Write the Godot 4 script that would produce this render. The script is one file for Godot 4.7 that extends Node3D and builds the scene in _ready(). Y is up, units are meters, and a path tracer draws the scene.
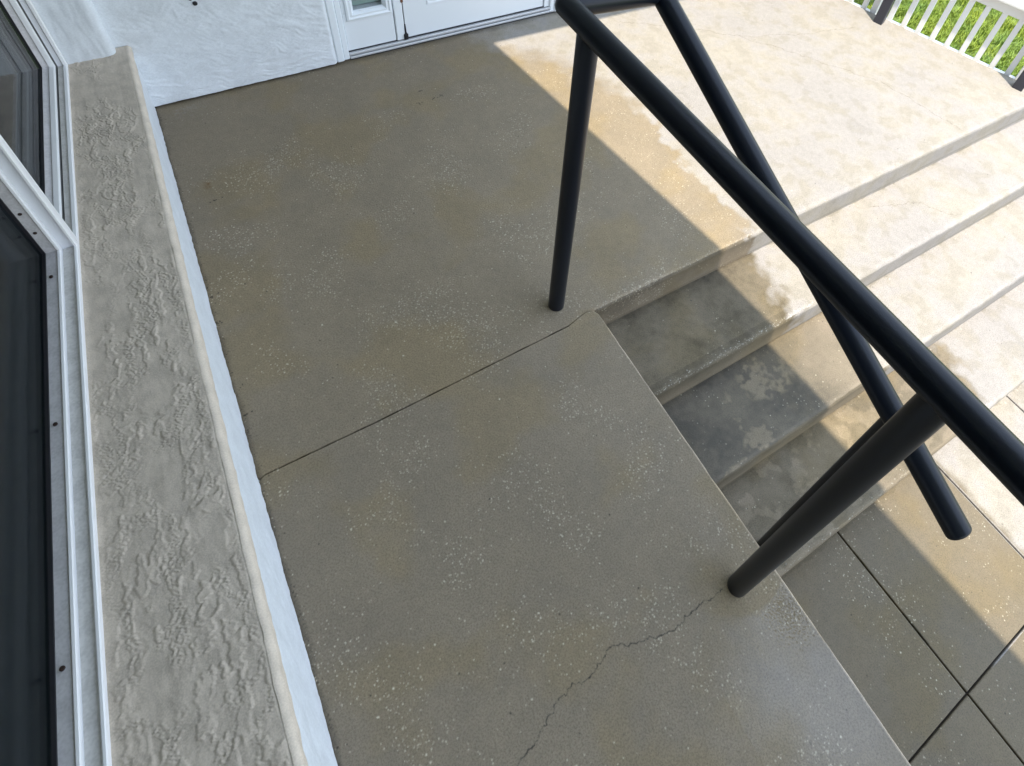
extends Node3D
# A shaded front landing seen from above: damp concrete, three steps down to scored paving, a black pipe handrail,
# a stuccoed window sill on the left, the entry door beyond and a low white railing over a lawn.
# x runs from the window wall towards the lawn, z from the door wall towards the camera, y is up; landing top is y = 0.

const TEX := 3.8            # metres covered by the concrete texture
const TX0 := -0.1
const TS0 := -0.15
const Z1 := 1.5096          # nosings and the drops below the landing
const Z2 := 1.7942
const Z3 := 2.0782
const Z4 := 2.3634
const R1 := 0.1238
const R2 := 0.2457
const R3 := 0.3715
const R4 := 0.4953
const XW := 0.9883          # open edge of the walkway
const SILL := 0.28

var rng := RandomNumberGenerator.new()
var names := {}
var M := {}

# ------------------------------------------------------------------ bookkeeping
func numbered(n: String) -> String:
	if not names.has(n):
		names[n] = 0
		return n
	names[n] += 1
	return "%s_%03d" % [n, names[n]]

func tag(o: Node, label: String, category: String, group := "") -> void:
	o.set_meta("label", label)
	o.set_meta("category", category)
	if group != "":
		o.set_meta("group", group)

func structure(o: Node) -> void:
	o.set_meta("kind", "structure")

func base(called: String, at := Vector3.ZERO, parent: Node = null) -> Node3D:
	var o := Node3D.new()
	o.name = numbered(called) if parent == null else called
	if parent == null:
		add_child(o, true)
	else:
		parent.add_child(o, true)
	o.position = at
	return o

func put(st, called: String, m: Material, parent: Node = null) -> MeshInstance3D:
	var o := MeshInstance3D.new()
	o.mesh = st.commit() if st is SurfaceTool else st
	o.material_override = m
	o.cast_shadow = GeometryInstance3D.SHADOW_CASTING_SETTING_ON
	o.name = numbered(called) if parent == null else called
	if parent == null:
		add_child(o, true)
	else:
		parent.add_child(o, true)
	return o

# ------------------------------------------------------------------ mesh helpers
func begin() -> SurfaceTool:
	var st := SurfaceTool.new()
	st.begin(Mesh.PRIMITIVE_TRIANGLES)
	return st

func vert(st: SurfaceTool, p: Vector3, n: Vector3, uv: Vector2) -> void:
	st.set_normal(n)
	st.set_uv(uv)
	st.set_uv2(uv)
	st.add_vertex(p)

func tri(st: SurfaceTool, p: Array, n: Array, uv: Array) -> void:
	var face: Vector3 = (p[1] - p[0]).cross(p[2] - p[0])
	var out: Vector3 = n[0] + n[1] + n[2]
	var order := [0, 1, 2] if face.dot(out) < 0.0 else [0, 2, 1]
	for i in order:
		vert(st, p[i], n[i], uv[i])

# flat or smooth quad a-b-c-d round the face
func quad(st: SurfaceTool, a: Vector3, b: Vector3, c: Vector3, d: Vector3, na: Vector3, nb = null, nc = null, nd = null, uvs := []) -> void:
	var n := [na, nb if nb != null else na, nc if nc != null else na, nd if nd != null else na]
	var uv: Array = uvs
	if uv.is_empty():
		uv = [uvof(a, n[0]), uvof(b, n[1]), uvof(c, n[2]), uvof(d, n[3])]
	tri(st, [a, b, c], [n[0], n[1], n[2]], [uv[0], uv[1], uv[2]])
	tri(st, [a, c, d], [n[0], n[2], n[3]], [uv[0], uv[2], uv[3]])

# unrolls a stair-like surface onto the concrete texture
func uvof(p: Vector3, n: Vector3) -> Vector2:
	return Vector2((p.x - p.y * n.x - TX0) / TEX, (p.z - p.y * clampf(n.z * 4.0, 0.0, 1.0) - TS0) / TEX)

func box(st: SurfaceTool, lo: Vector3, hi: Vector3, bev := 0.002) -> void:
	var c := (lo + hi) * 0.5
	var h := (hi - lo) * 0.5
	var b := minf(bev, minf(h.x, minf(h.y, h.z)) * 0.6)
	for ax in 3:
		var u := (ax + 1) % 3
		var v := (ax + 2) % 3
		for s in [-1.0, 1.0]:
			var n := Vector3.ZERO
			n[ax] = s
			var q := []
			for k in [[-1, -1], [1, -1], [1, 1], [-1, 1]]:
				var p := Vector3.ZERO
				p[ax] = s * h[ax]
				p[u] = k[0] * (h[u] - b)
				p[v] = k[1] * (h[v] - b)
				q.append(c + p)
			quad(st, q[0], q[1], q[2], q[3], n)
			for t in [-1.0, 1.0]:      # chamfer between this face and the next axis' face
				var m := Vector3.ZERO
				m[ax] = s
				m[u] = t
				var e := []
				for k in [-1.0, 1.0]:
					var p1 := Vector3.ZERO
					p1[ax] = s * h[ax]
					p1[u] = t * (h[u] - b)
					p1[v] = k * (h[v] - b)
					var p2 := p1
					p2[ax] = s * (h[ax] - b)
					p2[u] = t * h[u]
					e.append([c + p1, c + p2])
				quad(st, e[0][0], e[0][1], e[1][1], e[1][0], m.normalized())
	for sx in [-1.0, 1.0]:
		for sy in [-1.0, 1.0]:
			for sz in [-1.0, 1.0]:
				var n := Vector3(sx, sy, sz).normalized()
				var p := Vector3(sx * h.x, sy * h.y, sz * h.z) + c
				var bx := Vector3(sx * b, 0, 0)
				var by := Vector3(0, sy * b, 0)
				var bz := Vector3(0, 0, sz * b)
				tri(st, [p - by - bz, p - bx - bz, p - bx - by], [n, n, n], [Vector2.ZERO, Vector2.ZERO, Vector2.ZERO])

func boxm(lo: Vector3, hi: Vector3, bev := 0.002) -> SurfaceTool:
	var st := begin()
	box(st, lo, hi, bev)
	return st

# a slab with a flat top, rounded top edges (one radius per edge) and straight sides
func slab(poly: PackedVector2Array, top: float, bottom: float, radii: Array, wob := 0.0, noise: FastNoiseLite = null) -> SurfaceTool:
	var st := begin()
	var n := poly.size()
	var area := 0.0
	for i in n:
		area += poly[i].cross(poly[(i + 1) % n])
	var sgn := 1.0 if area > 0.0 else -1.0
	var nrm := []
	var drop := 0.0
	for i in n:
		var e := (poly[(i + 1) % n] - poly[i]).normalized()
		nrm.append(Vector2(e.y, -e.x) * sgn)
		drop = maxf(drop, radii[i])
	var rings := []
	var steps := 4
	for k in steps + 1:
		var a := PI * 0.5 * k / steps
		var ring := []
		for i in n:
			var j := (i + n - 1) % n
			var n0: Vector2 = nrm[j]
			var n1: Vector2 = nrm[i]
			var o0: float = radii[j] * (1.0 - sin(a))
			var o1: float = radii[i] * (1.0 - sin(a))
			# inset point: n0.p = n0.P - o0, n1.p = n1.P - o1
			var det := n0.cross(n1)
			var d := Vector2.ZERO
			if absf(det) < 0.05:
				d = -(n0 + n1).normalized() * maxf(o0, o1)
			else:
				d = Vector2((-o0 * n1.y + o1 * n0.y) / det, (-n0.x * o1 + n1.x * o0) / det)
			ring.append(poly[i] + d)
		rings.append([ring, top - drop * (1.0 - cos(a)), a])
	var inner := PackedVector2Array(rings[0][0])
	var idx := Geometry2D.triangulate_polygon(inner)
	for t in idx.size() / 3:
		var p := []
		var uv := []
		for k in 3:
			var q := inner[idx[t * 3 + k]]
			var w := Vector3(q.x, top, q.y)
			p.append(w)
			uv.append(Vector2((w.x - TX0) / TEX, (w.z - top - TS0) / TEX))
		tri(st, p, [Vector3.UP, Vector3.UP, Vector3.UP], uv)
	for i in n:
		var i2 := (i + 1) % n
		var d3 := Vector3(nrm[i].x, 0, nrm[i].y)
		var cuts := 1
		if noise != null and wob > 0.0:
			cuts = maxi(1, int(poly[i].distance_to(poly[i2]) / 0.012))
		for cut in cuts:
			var f0 := float(cut) / cuts
			var f1 := float(cut + 1) / cuts
			for k in steps:
				var q := []
				var ns := []
				for s in [[k, f0], [k, f1], [k + 1, f1], [k + 1, f0]]:
					var r = rings[s[0]]
					var p: Vector2 = r[0][i].lerp(r[0][i2], s[1])
					var nn := (Vector3.UP * cos(r[2]) + d3 * sin(r[2])).normalized()
					var w := Vector3(p.x, r[1], p.y)
					if noise != null and wob > 0.0 and s[0] > 0 and s[0] < 4 and cuts > 1:
						var e := noise.get_noise_2d(p.x * 100.0, p.y * 100.0) * wob
						w += -d3 * maxf(e, 0.0) + Vector3.DOWN * maxf(e, 0.0) * 0.5
					q.append(w)
					ns.append(nn)
				quad(st, q[0], q[1], q[2], q[3], ns[0], ns[1], ns[2], ns[3], [suv(q[0], d3), suv(q[1], d3), suv(q[2], d3), suv(q[3], d3)])
		var last = rings[steps]
		var a0 := Vector3(last[0][i].x, last[1], last[0][i].y)
		var a1 := Vector3(last[0][i2].x, last[1], last[0][i2].y)
		var b0 := Vector3(a0.x, bottom, a0.z)
		var b1 := Vector3(a1.x, bottom, a1.z)
		quad(st, a0, a1, b1, b0, d3, null, null, null, [suv(a0, d3), suv(a1, d3), suv(b1, d3), suv(b0, d3)])
	return st

func suv(p: Vector3, d: Vector3) -> Vector2:
	return Vector2((p.x - TX0) / TEX, (p.z - p.y - TS0) / TEX) if d.z > 0.5 else Vector2((p.x - p.y * 0.7 - TX0) / TEX, (p.z - TS0) / TEX)

func pipe(st: SurfaceTool, path: Array, r: float, seg := 28, round_a := 0.0, round_b := 0.0) -> void:
	# round tube along a path with flat ends whose rims are eased
	var pts := []
	var rad := []
	var n := path.size()
	var d0: Vector3 = (path[1] - path[0]).normalized()
	var d1: Vector3 = (path[n - 1] - path[n - 2]).normalized()
	for k in 5:
		var a := PI * 0.5 * k / 4.0
		pts.append(path[0] + d0 * round_a * (1.0 - sin(a)))
		rad.append(r - round_a * (1.0 - cos(a)))
	if round_a > 0.0:
		pts.reverse()
		rad.reverse()
		pts.clear()
		rad.clear()
		for k in 5:
			var a := PI * 0.5 * k / 4.0
			pts.append(path[0] + d0 * round_a * (1.0 - cos(a)))
			rad.append(r - round_a * (1.0 - sin(a)))
	else:
		pts = [path[0]]
		rad = [r]
	for k in range(1, n - 1):
		pts.append(path[k])
		rad.append(r)
	if round_b > 0.0:
		for k in 5:
			var a := PI * 0.5 * k / 4.0
			pts.append(path[n - 1] - d1 * round_b * (1.0 - sin(a)))
			rad.append(r - round_b * (1.0 - cos(a)))
	else:
		pts.append(path[n - 1])
		rad.append(r)
	var m := pts.size()
	var up := Vector3.UP if absf(d0.y) < 0.9 else Vector3.RIGHT
	var frames := []
	for i in m:
		var t: Vector3 = (pts[mini(i + 1, m - 1)] - pts[maxi(i - 1, 0)]).normalized()
		var s := t.cross(up).normalized()
		var v := s.cross(t).normalized()
		frames.append([s, v, t])
	for i in m - 1:
		for k in seg:
			var q := []
			var ns := []
			for c in [[i, k], [i, k + 1], [i + 1, k + 1], [i + 1, k]]:
				var a: float = TAU * c[1] / seg
				var f = frames[c[0]]
				var dir: Vector3 = f[0] * cos(a) + f[1] * sin(a)
				q.append(pts[c[0]] + dir * rad[c[0]])
				var slope := 0.0
				if round_a > 0.0 and c[0] < 4:
					slope = -(1.0 - c[0] / 4.0)
				if round_b > 0.0 and c[0] > m - 5:
					slope = 1.0 - (m - 1 - c[0]) / 4.0
				ns.append((dir * (1.0 - absf(slope) * 0.7) + f[2] * slope).normalized())
			quad(st, q[0], q[1], q[2], q[3], ns[0], ns[1], ns[2], ns[3])
	for e in [[0, -1.0], [m - 1, 1.0]]:
		var f = frames[e[0]]
		var nn: Vector3 = f[2] * e[1]
		for k in seg:
			var p := []
			for a in [TAU * k / seg, TAU * (k + 1) / seg]:
				p.append(pts[e[0]] + (f[0] * cos(a) + f[1] * sin(a)) * rad[e[0]])
			tri(st, [pts[e[0]], p[0], p[1]], [nn, nn, nn], [Vector2.ZERO, Vector2.ZERO, Vector2.ZERO])

# one mitred side of a frame: corner points a and b (outer edge), "inn" into the opening, "back" away from the viewer
func frame_side(a: Vector3, b: Vector3, inn: Vector3, back: Vector3, prof: Array) -> SurfaceTool:
	var st := begin()
	var d := (b - a).normalized()
	for k in prof.size() - 1:
		var p0: Vector2 = prof[k]
		var p1: Vector2 = prof[k + 1]
		var q0 := a + d * p0.y + inn * p0.y + back * p0.x
		var q1 := b - d * p0.y + inn * p0.y + back * p0.x
		var r0 := a + d * p1.y + inn * p1.y + back * p1.x
		var r1 := b - d * p1.y + inn * p1.y + back * p1.x
		var dv := p1 - p0
		var n := (inn * dv.x - back * dv.y).normalized()
		quad(st, q0, q1, r1, r0, n)
	return st

# a grid of quads from a function of (i, j) that returns a point; normals are taken from neighbours
func sheet(nu: int, nv: int, f: Callable, facing: Vector3, uvf: Callable) -> ArrayMesh:
	var v := PackedVector3Array()
	var nrm := PackedVector3Array()
	var uv := PackedVector2Array()
	var idx := PackedInt32Array()
	v.resize((nu + 1) * (nv + 1))
	nrm.resize(v.size())
	uv.resize(v.size())
	for j in nv + 1:
		for i in nu + 1:
			var p: Vector3 = f.call(float(i) / nu, float(j) / nv)
			v[j * (nu + 1) + i] = p
			uv[j * (nu + 1) + i] = uvf.call(p)
	for j in nv + 1:
		for i in nu + 1:
			var a := v[j * (nu + 1) + mini(i + 1, nu)] - v[j * (nu + 1) + maxi(i - 1, 0)]
			var b := v[mini(j + 1, nv) * (nu + 1) + i] - v[maxi(j - 1, 0) * (nu + 1) + i]
			var n := a.cross(b).normalized()
			if n.dot(facing) < 0.0:
				n = -n
			nrm[j * (nu + 1) + i] = n
	for j in nv:
		for i in nu:
			var a := j * (nu + 1) + i
			var q := [a, a + 1, a + nu + 2, a + nu + 1]
			var face := (v[q[1]] - v[q[0]]).cross(v[q[2]] - v[q[0]])
			if face.dot(facing) > 0.0:
				q.reverse()
			idx.append_array([q[0], q[1], q[2], q[0], q[2], q[3]])
	var arr := []
	arr.resize(Mesh.ARRAY_MAX)
	arr[Mesh.ARRAY_VERTEX] = v
	arr[Mesh.ARRAY_NORMAL] = nrm
	arr[Mesh.ARRAY_TEX_UV] = uv
	arr[Mesh.ARRAY_TEX_UV2] = uv
	arr[Mesh.ARRAY_INDEX] = idx
	var m := ArrayMesh.new()
	m.add_surface_from_arrays(Mesh.PRIMITIVE_TRIANGLES, arr)
	return m

# ------------------------------------------------------------------ materials
func noise(seed_: int, freq: float, oct := 3, type := FastNoiseLite.TYPE_SIMPLEX_SMOOTH) -> FastNoiseLite:
	var n := FastNoiseLite.new()
	n.seed = seed_
	n.frequency = freq
	n.noise_type = type
	n.fractal_type = FastNoiseLite.FRACTAL_FBM if oct > 1 else FastNoiseLite.FRACTAL_NONE
	n.fractal_octaves = oct
	return n

func lin(r: float, g: float, b: float) -> Color:
	return Color(r, g, b).linear_to_srgb()

func mat(c: Color, rough: float, metal := 0.0) -> StandardMaterial3D:
	var m := StandardMaterial3D.new()
	m.albedo_color = c
	m.roughness = rough
	m.metallic = metal
	return m

func grain_tile(seed_: int, size: int, lo: float, hi: float, f1: float, f2: float) -> ImageTexture:
	var a := noise(seed_, f1, 3).get_seamless_image(size, size).get_data()
	var b := noise(seed_ + 7, f2, 2).get_seamless_image(size, size).get_data()
	var out := PackedByteArray()
	out.resize(size * size * 3)
	for i in size * size:
		var t := (a[i] / 255.0) * 0.5 + (b[i] / 255.0) * 0.5
		var g := int(clampf(lo + (hi - lo) * t, 0.0, 1.0) * 255.0)
		out[i * 3] = g
		out[i * 3 + 1] = g
		out[i * 3 + 2] = g
	return ImageTexture.create_from_image(Image.create_from_data(size, size, false, Image.FORMAT_RGB8, out))

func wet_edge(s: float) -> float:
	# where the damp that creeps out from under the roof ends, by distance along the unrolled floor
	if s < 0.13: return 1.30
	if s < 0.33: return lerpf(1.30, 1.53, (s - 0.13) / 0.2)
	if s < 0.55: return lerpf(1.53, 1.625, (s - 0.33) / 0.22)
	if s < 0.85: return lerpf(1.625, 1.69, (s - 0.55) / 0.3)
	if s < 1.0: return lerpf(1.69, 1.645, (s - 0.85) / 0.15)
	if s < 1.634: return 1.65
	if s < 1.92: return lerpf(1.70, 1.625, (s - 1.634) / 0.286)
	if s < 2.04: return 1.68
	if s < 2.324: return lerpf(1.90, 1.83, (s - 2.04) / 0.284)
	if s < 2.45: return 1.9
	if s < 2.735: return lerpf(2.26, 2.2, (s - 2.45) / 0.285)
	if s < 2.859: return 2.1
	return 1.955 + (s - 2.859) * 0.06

func concrete_images() -> Array:
	var n := 1024
	var big := noise(11, 0.006, 3).get_image(n, n).get_data()
	var mid := noise(12, 0.022, 4).get_image(n, n).get_data()
	var fine := noise(13, 0.11, 3).get_image(n, n).get_data()
	var rag := noise(14, 0.03, 5).get_image(n, n).get_data()
	var ochre := noise(15, 0.009, 4).get_image(n, n).get_data()
	var rgb := PackedByteArray()
	rgb.resize(n * n * 3)
	var ro := PackedByteArray()
	ro.resize(n * n)
	var lut := PackedByteArray()
	lut.resize(1025)
	for i in 1025:
		lut[i] = int(lin(i / 1024.0, 0, 0).r * 255.0 + 0.5)
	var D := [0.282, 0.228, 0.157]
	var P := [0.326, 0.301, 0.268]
	for j in n:
		var s := TS0 + TEX * (j + 0.5) / n
		var e := wet_edge(s)
		for i in n:
			var x := TX0 + TEX * (i + 0.5) / n
			var k := j * n + i
			var b := big[k] / 255.0 - 0.5
			var m := mid[k] / 255.0 - 0.5
			var f := fine[k] / 255.0 - 0.5
			var r := rag[k] / 255.0 - 0.5
			var step := x > XW and s > 1.634
			var soft := 0.012
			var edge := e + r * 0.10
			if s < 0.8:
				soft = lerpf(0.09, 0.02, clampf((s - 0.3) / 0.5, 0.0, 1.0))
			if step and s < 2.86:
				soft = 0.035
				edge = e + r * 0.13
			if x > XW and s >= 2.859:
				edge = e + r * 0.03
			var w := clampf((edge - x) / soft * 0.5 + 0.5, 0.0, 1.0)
			var och := clampf((ochre[k] / 255.0 - 0.52) * 5.0, 0.0, 1.0)
			var c0: float = D[0]
			var c1: float = D[1]
			var c2: float = D[2]
			var rough := 0.82 + m * 0.2
			var deep := 0.0
			if step:
				if s < 1.92:
					deep = 0.44 + 0.20 * clampf((1.70 - s) / 0.08, 0.0, 1.0) + m * 0.35 + f * 0.25
					if s > 1.885: deep += 0.12
					# a scuffed diagonal mark on the first tread
					var dd := absf((x - 1.12) * 0.78 - (s - 1.70) * 0.9)
					deep += clampf(1.0 - dd / 0.03, 0.0, 1.0) * clampf((x - 1.08) * 8.0, 0.0, 1.0) * clampf((1.36 - x) * 8.0, 0.0, 1.0) * 0.25 * (0.5 + m)
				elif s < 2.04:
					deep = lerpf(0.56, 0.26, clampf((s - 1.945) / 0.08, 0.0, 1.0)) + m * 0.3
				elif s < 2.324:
					deep = 0.40 * clampf((1.72 - x) / 0.2, 0.0, 1.0) + 0.28 + m * 0.4 + f * 0.2  # damp tone, with the shade at the walkway end painted in as darkening
					var pale := clampf((0.55 - Vector2((x - 1.50) / 0.10, (s - 2.15) / 0.12).length()) * 1.6, 0.0, 1.0)
					pale = maxf(pale, clampf((1.0 - Vector2((x - 1.31) / 0.075, (s - 2.285) / 0.045).length()) * 2.0, 0.0, 1.0))
					pale = maxf(pale, clampf((1.0 - Vector2((x - 1.30) / 0.05, (s - 2.19) / 0.11).length()) * 1.2, 0.0, 1.0) * 0.7)
					pale = maxf(pale, clampf((1.0 - Vector2((x - 1.18) / 0.09, (s - 2.318) / 0.02).length()) * 1.2, 0.0, 1.0) * 0.8)
					pale = maxf(pale, clampf((1.0 - Vector2((x - 1.47) / 0.13, (s - 2.13) / 0.09).length()) * 1.6, 0.0, 1.0))
					pale = clampf((pale * 0.9 + r * 2.0 + f * 2.4 + m * 1.2 - 0.15) * 1.3, 0.0, 1.0) * clampf(pale * 2.5, 0.0, 1.0)
					deep = lerpf(deep, 0.30, pale)
					rough = 0.60 + pale * 0.15
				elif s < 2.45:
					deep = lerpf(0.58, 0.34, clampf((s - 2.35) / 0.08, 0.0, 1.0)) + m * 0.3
				elif s < 2.735:
					deep = 0.44 + m * 0.4 + f * 0.2 - clampf((r - 0.07) * 3.0, 0.0, 0.18)
				elif s < 2.859:
					deep = 0.30
				else:
					deep = 0.42
			else:
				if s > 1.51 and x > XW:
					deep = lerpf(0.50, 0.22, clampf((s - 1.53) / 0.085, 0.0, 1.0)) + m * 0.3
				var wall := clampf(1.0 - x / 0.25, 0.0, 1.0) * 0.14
				if s > 1.525 and x < XW:
					c1 *= 1.012
					c2 *= 1.045
					deep += 0.035
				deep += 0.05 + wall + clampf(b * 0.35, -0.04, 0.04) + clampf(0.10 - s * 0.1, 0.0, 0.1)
				if x > 0.72 and s > 2.25 and s < 2.95:
					var film := clampf(1.5 - Vector2((x - 0.96) / 0.20, (s - 2.52) / 0.26).length() * 1.1 + m * 0.5, 0.0, 1.0)
					film *= clampf((s - 2.385 + (x - 0.93) * (x - 0.93) * 3.0 + r * 0.03) / 0.012 + 0.5, 0.0, 1.0)
					rough = lerpf(rough, 0.07, film)
					deep += film * 0.10
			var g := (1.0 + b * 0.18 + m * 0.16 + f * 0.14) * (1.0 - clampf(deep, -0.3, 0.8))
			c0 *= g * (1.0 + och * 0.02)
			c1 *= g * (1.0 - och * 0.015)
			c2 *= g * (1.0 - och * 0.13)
			if step and deep > 0.2:
				c2 *= 1.0 - minf(deep, 0.6) * 0.06
				c1 *= 1.0 + minf(deep, 0.6) * 0.03
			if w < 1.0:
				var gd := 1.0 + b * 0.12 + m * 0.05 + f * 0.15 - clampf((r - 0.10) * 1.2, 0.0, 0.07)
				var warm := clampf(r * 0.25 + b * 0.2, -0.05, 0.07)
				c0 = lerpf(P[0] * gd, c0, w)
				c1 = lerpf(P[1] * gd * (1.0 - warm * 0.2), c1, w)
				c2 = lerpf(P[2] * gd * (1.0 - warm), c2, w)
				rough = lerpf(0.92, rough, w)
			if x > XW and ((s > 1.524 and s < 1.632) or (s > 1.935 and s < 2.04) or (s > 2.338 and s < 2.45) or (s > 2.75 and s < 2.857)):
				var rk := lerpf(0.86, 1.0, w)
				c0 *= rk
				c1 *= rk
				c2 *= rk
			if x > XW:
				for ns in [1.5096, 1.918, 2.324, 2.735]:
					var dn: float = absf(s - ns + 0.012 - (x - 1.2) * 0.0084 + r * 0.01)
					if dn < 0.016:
						var hi := 1.0 + (0.05 + m * 0.2) * (1.0 - dn / 0.016)  # pale worn nosing, its thin highlight put into the colour
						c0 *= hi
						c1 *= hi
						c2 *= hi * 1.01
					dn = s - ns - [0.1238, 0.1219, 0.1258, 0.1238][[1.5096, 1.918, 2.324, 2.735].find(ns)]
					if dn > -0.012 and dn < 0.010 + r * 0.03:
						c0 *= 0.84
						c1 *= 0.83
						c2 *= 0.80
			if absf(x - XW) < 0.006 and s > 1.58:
				var ar := 1.0 + 0.75 * clampf(0.7 + r * 2.0 + (s - 1.9) * 0.5, 0.1, 1.3)  # arris highlight painted into the colour, over a paler worn edge
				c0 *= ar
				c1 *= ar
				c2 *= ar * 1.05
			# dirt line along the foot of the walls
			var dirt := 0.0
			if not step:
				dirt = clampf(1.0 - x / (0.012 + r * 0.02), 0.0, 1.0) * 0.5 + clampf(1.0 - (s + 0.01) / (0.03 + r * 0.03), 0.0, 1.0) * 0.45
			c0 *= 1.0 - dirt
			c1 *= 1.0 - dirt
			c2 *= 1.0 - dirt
			rgb[k * 3] = lut[int(clampf(c0, 0.0, 1.0) * 1024.0)]
			rgb[k * 3 + 1] = lut[int(clampf(c1, 0.0, 1.0) * 1024.0)]
			rgb[k * 3 + 2] = lut[int(clampf(c2, 0.0, 1.0) * 1024.0)]
			ro[k] = int(clampf(rough, 0.05, 1.0) * 255.0)
	var im := Image.create_from_data(n, n, false, Image.FORMAT_RGB8, rgb)
	im.resize(2048, 2048, Image.INTERPOLATE_CUBIC)
	var px := TEX / 2048.0
	# pale flecks of aggregate, in drifts
	var drift := noise(21, 2.6, 4)
	for t in 150000:
		var x := rng.randf_range(-0.02, 2.2)
		var s := rng.randf_range(-0.02, 3.62)
		var dn := drift.get_noise_2d(x * 1.3, s * 1.3)
		var keep := clampf(0.045 + dn * 1.1, 0.02, 0.55)
		if s < 0.35: keep *= 0.15
		if x > XW and s > 1.634 and s < 2.859: keep *= 0.12
		if x > wet_edge(s): keep *= 0.3
		if x > XW and s > 2.859: keep *= 0.45
		if x > 1.3 and s < 1.634: keep *= 0.45
		if rng.randf() > keep: continue
		fleck(im, (x - TX0) / px, (s - TS0) / px, rng.randf_range(0.40, 0.92) * (1.35 if rng.randf() < 0.06 else 1.0), Color(0.86, 0.83, 0.74), rng.randf_range(0.30, 1.0))
	# glints of light painted as pale flecks along the wet nosings
	for t in 520:
		var x := rng.randf_range(1.0, 1.75)
		var zz: float = [1.505, 1.918, 1.912, 2.735][rng.randi() % 4]
		fleck(im, (x - TX0) / px, (zz + rng.randfn(0.0, 0.006) - TS0) / px, rng.randf_range(0.5, 1.0), Color(0.85, 0.86, 0.84), rng.randf_range(0.2, 0.7))
	# chips along the dry noses and the feet of the risers
	for t in 260:
		var x := rng.randf_range(1.7, 3.5)
		var k := rng.randi() % 8
		var zz: float = [1.504, 1.915, 2.32, 2.73, 1.645, 2.05, 2.46, 2.868][k] + rng.randfn(0.0, 0.007) + (x - 1.2) * 0.0084
		var dark := rng.randf() < 0.5
		fleck(im, (x - TX0) / px, (zz - TS0) / px, rng.randf_range(0.5, 2.4), Color(0.50, 0.47, 0.41) if dark else Color(0.82, 0.80, 0.75), rng.randf_range(0.15, 0.5))
	# dark pits and crumbs
	for t in 500:
		fleck(im, rng.randf() * 2048.0, rng.randf() * 2048.0, rng.randf_range(0.5, 1.1), Color(0.12, 0.11, 0.09), rng.randf_range(0.2, 0.7))
	for p in [[0.87, 0.36], [0.93, 0.355], [0.96, 0.35], [0.90, 0.29], [0.008, 0.93], [0.006, 1.03], [0.012, 1.34], [0.10, 0.55]]:
		for q in 5:
			fleck(im, (p[0] + rng.randfn(0, 0.008) - TX0) / px, (p[1] + rng.randfn(0, 0.003) - TS0) / px, 1.1, Color(0.10, 0.09, 0.07), 0.7)
	# chipped grout round the post feet and a scatter of grit along the foot of the wall
	for q in [[0.887, 1.431, 60, 0.34], [0.883, 2.319, 40, 0.25]]:
		for t in q[2]:
			var an := rng.randf() * TAU
			var rr := rng.randf_range(0.027, 0.046)
			fleck(im, (q[0] + cos(an) * rr - TX0) / px, (q[1] + sin(an) * rr - TS0) / px, rng.randf_range(0.4, 1.3), Color(0.74, 0.70, 0.60), rng.randf_range(0.1, q[3]))
	for t in 420:
		fleck(im, (absf(rng.randfn(0.004, 0.008)) - TX0) / px, (rng.randf_range(0.02, 3.2) - TS0) / px, rng.randf_range(0.3, 1.0), Color(0.17, 0.15, 0.11), rng.randf_range(0.2, 0.8))
	for t in 200:
		fleck(im, (rng.randf_range(0.05, 1.75) - TX0) / px, (absf(rng.randfn(0.0, 0.010)) - 0.004 - TS0) / px, rng.randf_range(0.3, 0.9), Color(0.17, 0.15, 0.12), rng.randf_range(0.2, 0.8))
	# a rusty smear and a pale limy corner on the far slab
	for t in 70:
		fleck(im, (0.087 + rng.randfn(0, 0.006) - TX0) / px, (0.471 + rng.randfn(0, 0.012) - TS0) / px, rng.randf_range(0.8, 2.2), Color(0.42, 0.29, 0.15), 0.10)
	for t in 160:
		fleck(im, (0.05 + absf(rng.randfn(0, 0.05)) - TX0) / px, (0.03 + absf(rng.randfn(0, 0.03)) - TS0) / px, rng.randf_range(1.0, 4.0), Color(0.62, 0.60, 0.57), 0.07)
	# hairline cracks
	crack(im, [Vector2(0.27, 2.42), Vector2(0.28, 2.318), Vector2(0.349, 2.315), Vector2(0.41, 2.278), Vector2(0.479, 2.277), Vector2(0.524, 2.267), Vector2(0.564, 2.267), Vector2(0.62, 2.284), Vector2(0.667, 2.306), Vector2(0.716, 2.309), Vector2(0.754, 2.31), Vector2(0.797, 2.301), Vector2(0.845, 2.306)], px, 0.62, Color(0.16, 0.15, 0.13))
	crack(im, [Vector2(1.95, 0.18), Vector2(2.2, 0.32), Vector2(2.45, 0.52), Vector2(2.66, 0.80), Vector2(2.86, 1.10), Vector2(2.93, 1.5)], px, 0.55, Color(0.38, 0.33, 0.27))
	crack(im, [Vector2(2.45, 0.52), Vector2(2.72, 0.62), Vector2(3.1, 0.7)], px, 0.45, Color(0.38, 0.33, 0.27))
	crack(im, [Vector2(2.3, 1.70), Vector2(2.5, 1.76), Vector2(2.62, 1.9)], px, 0.5, Color(0.38, 0.33, 0.27))
	var rough_im := Image.create_from_data(n, n, false, Image.FORMAT_L8, ro)
	return [im, rough_im]

func fleck(im: Image, cx: float, cy: float, r: float, c: Color, a: float) -> void:
	var x0 := int(floor(cx - r))
	var y0 := int(floor(cy - r))
	for y in range(y0, int(ceil(cy + r)) + 1):
		for x in range(x0, int(ceil(cx + r)) + 1):
			if x < 0 or y < 0 or x > 2047 or y > 2047: continue
			var d := Vector2(x + 0.5 - cx, y + 0.5 - cy).length()
			var t := clampf(r + 0.5 - d, 0.0, 1.0) * a
			if t > 0.0:
				im.set_pixel(x, y, im.get_pixel(x, y).lerp(c, t))

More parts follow.
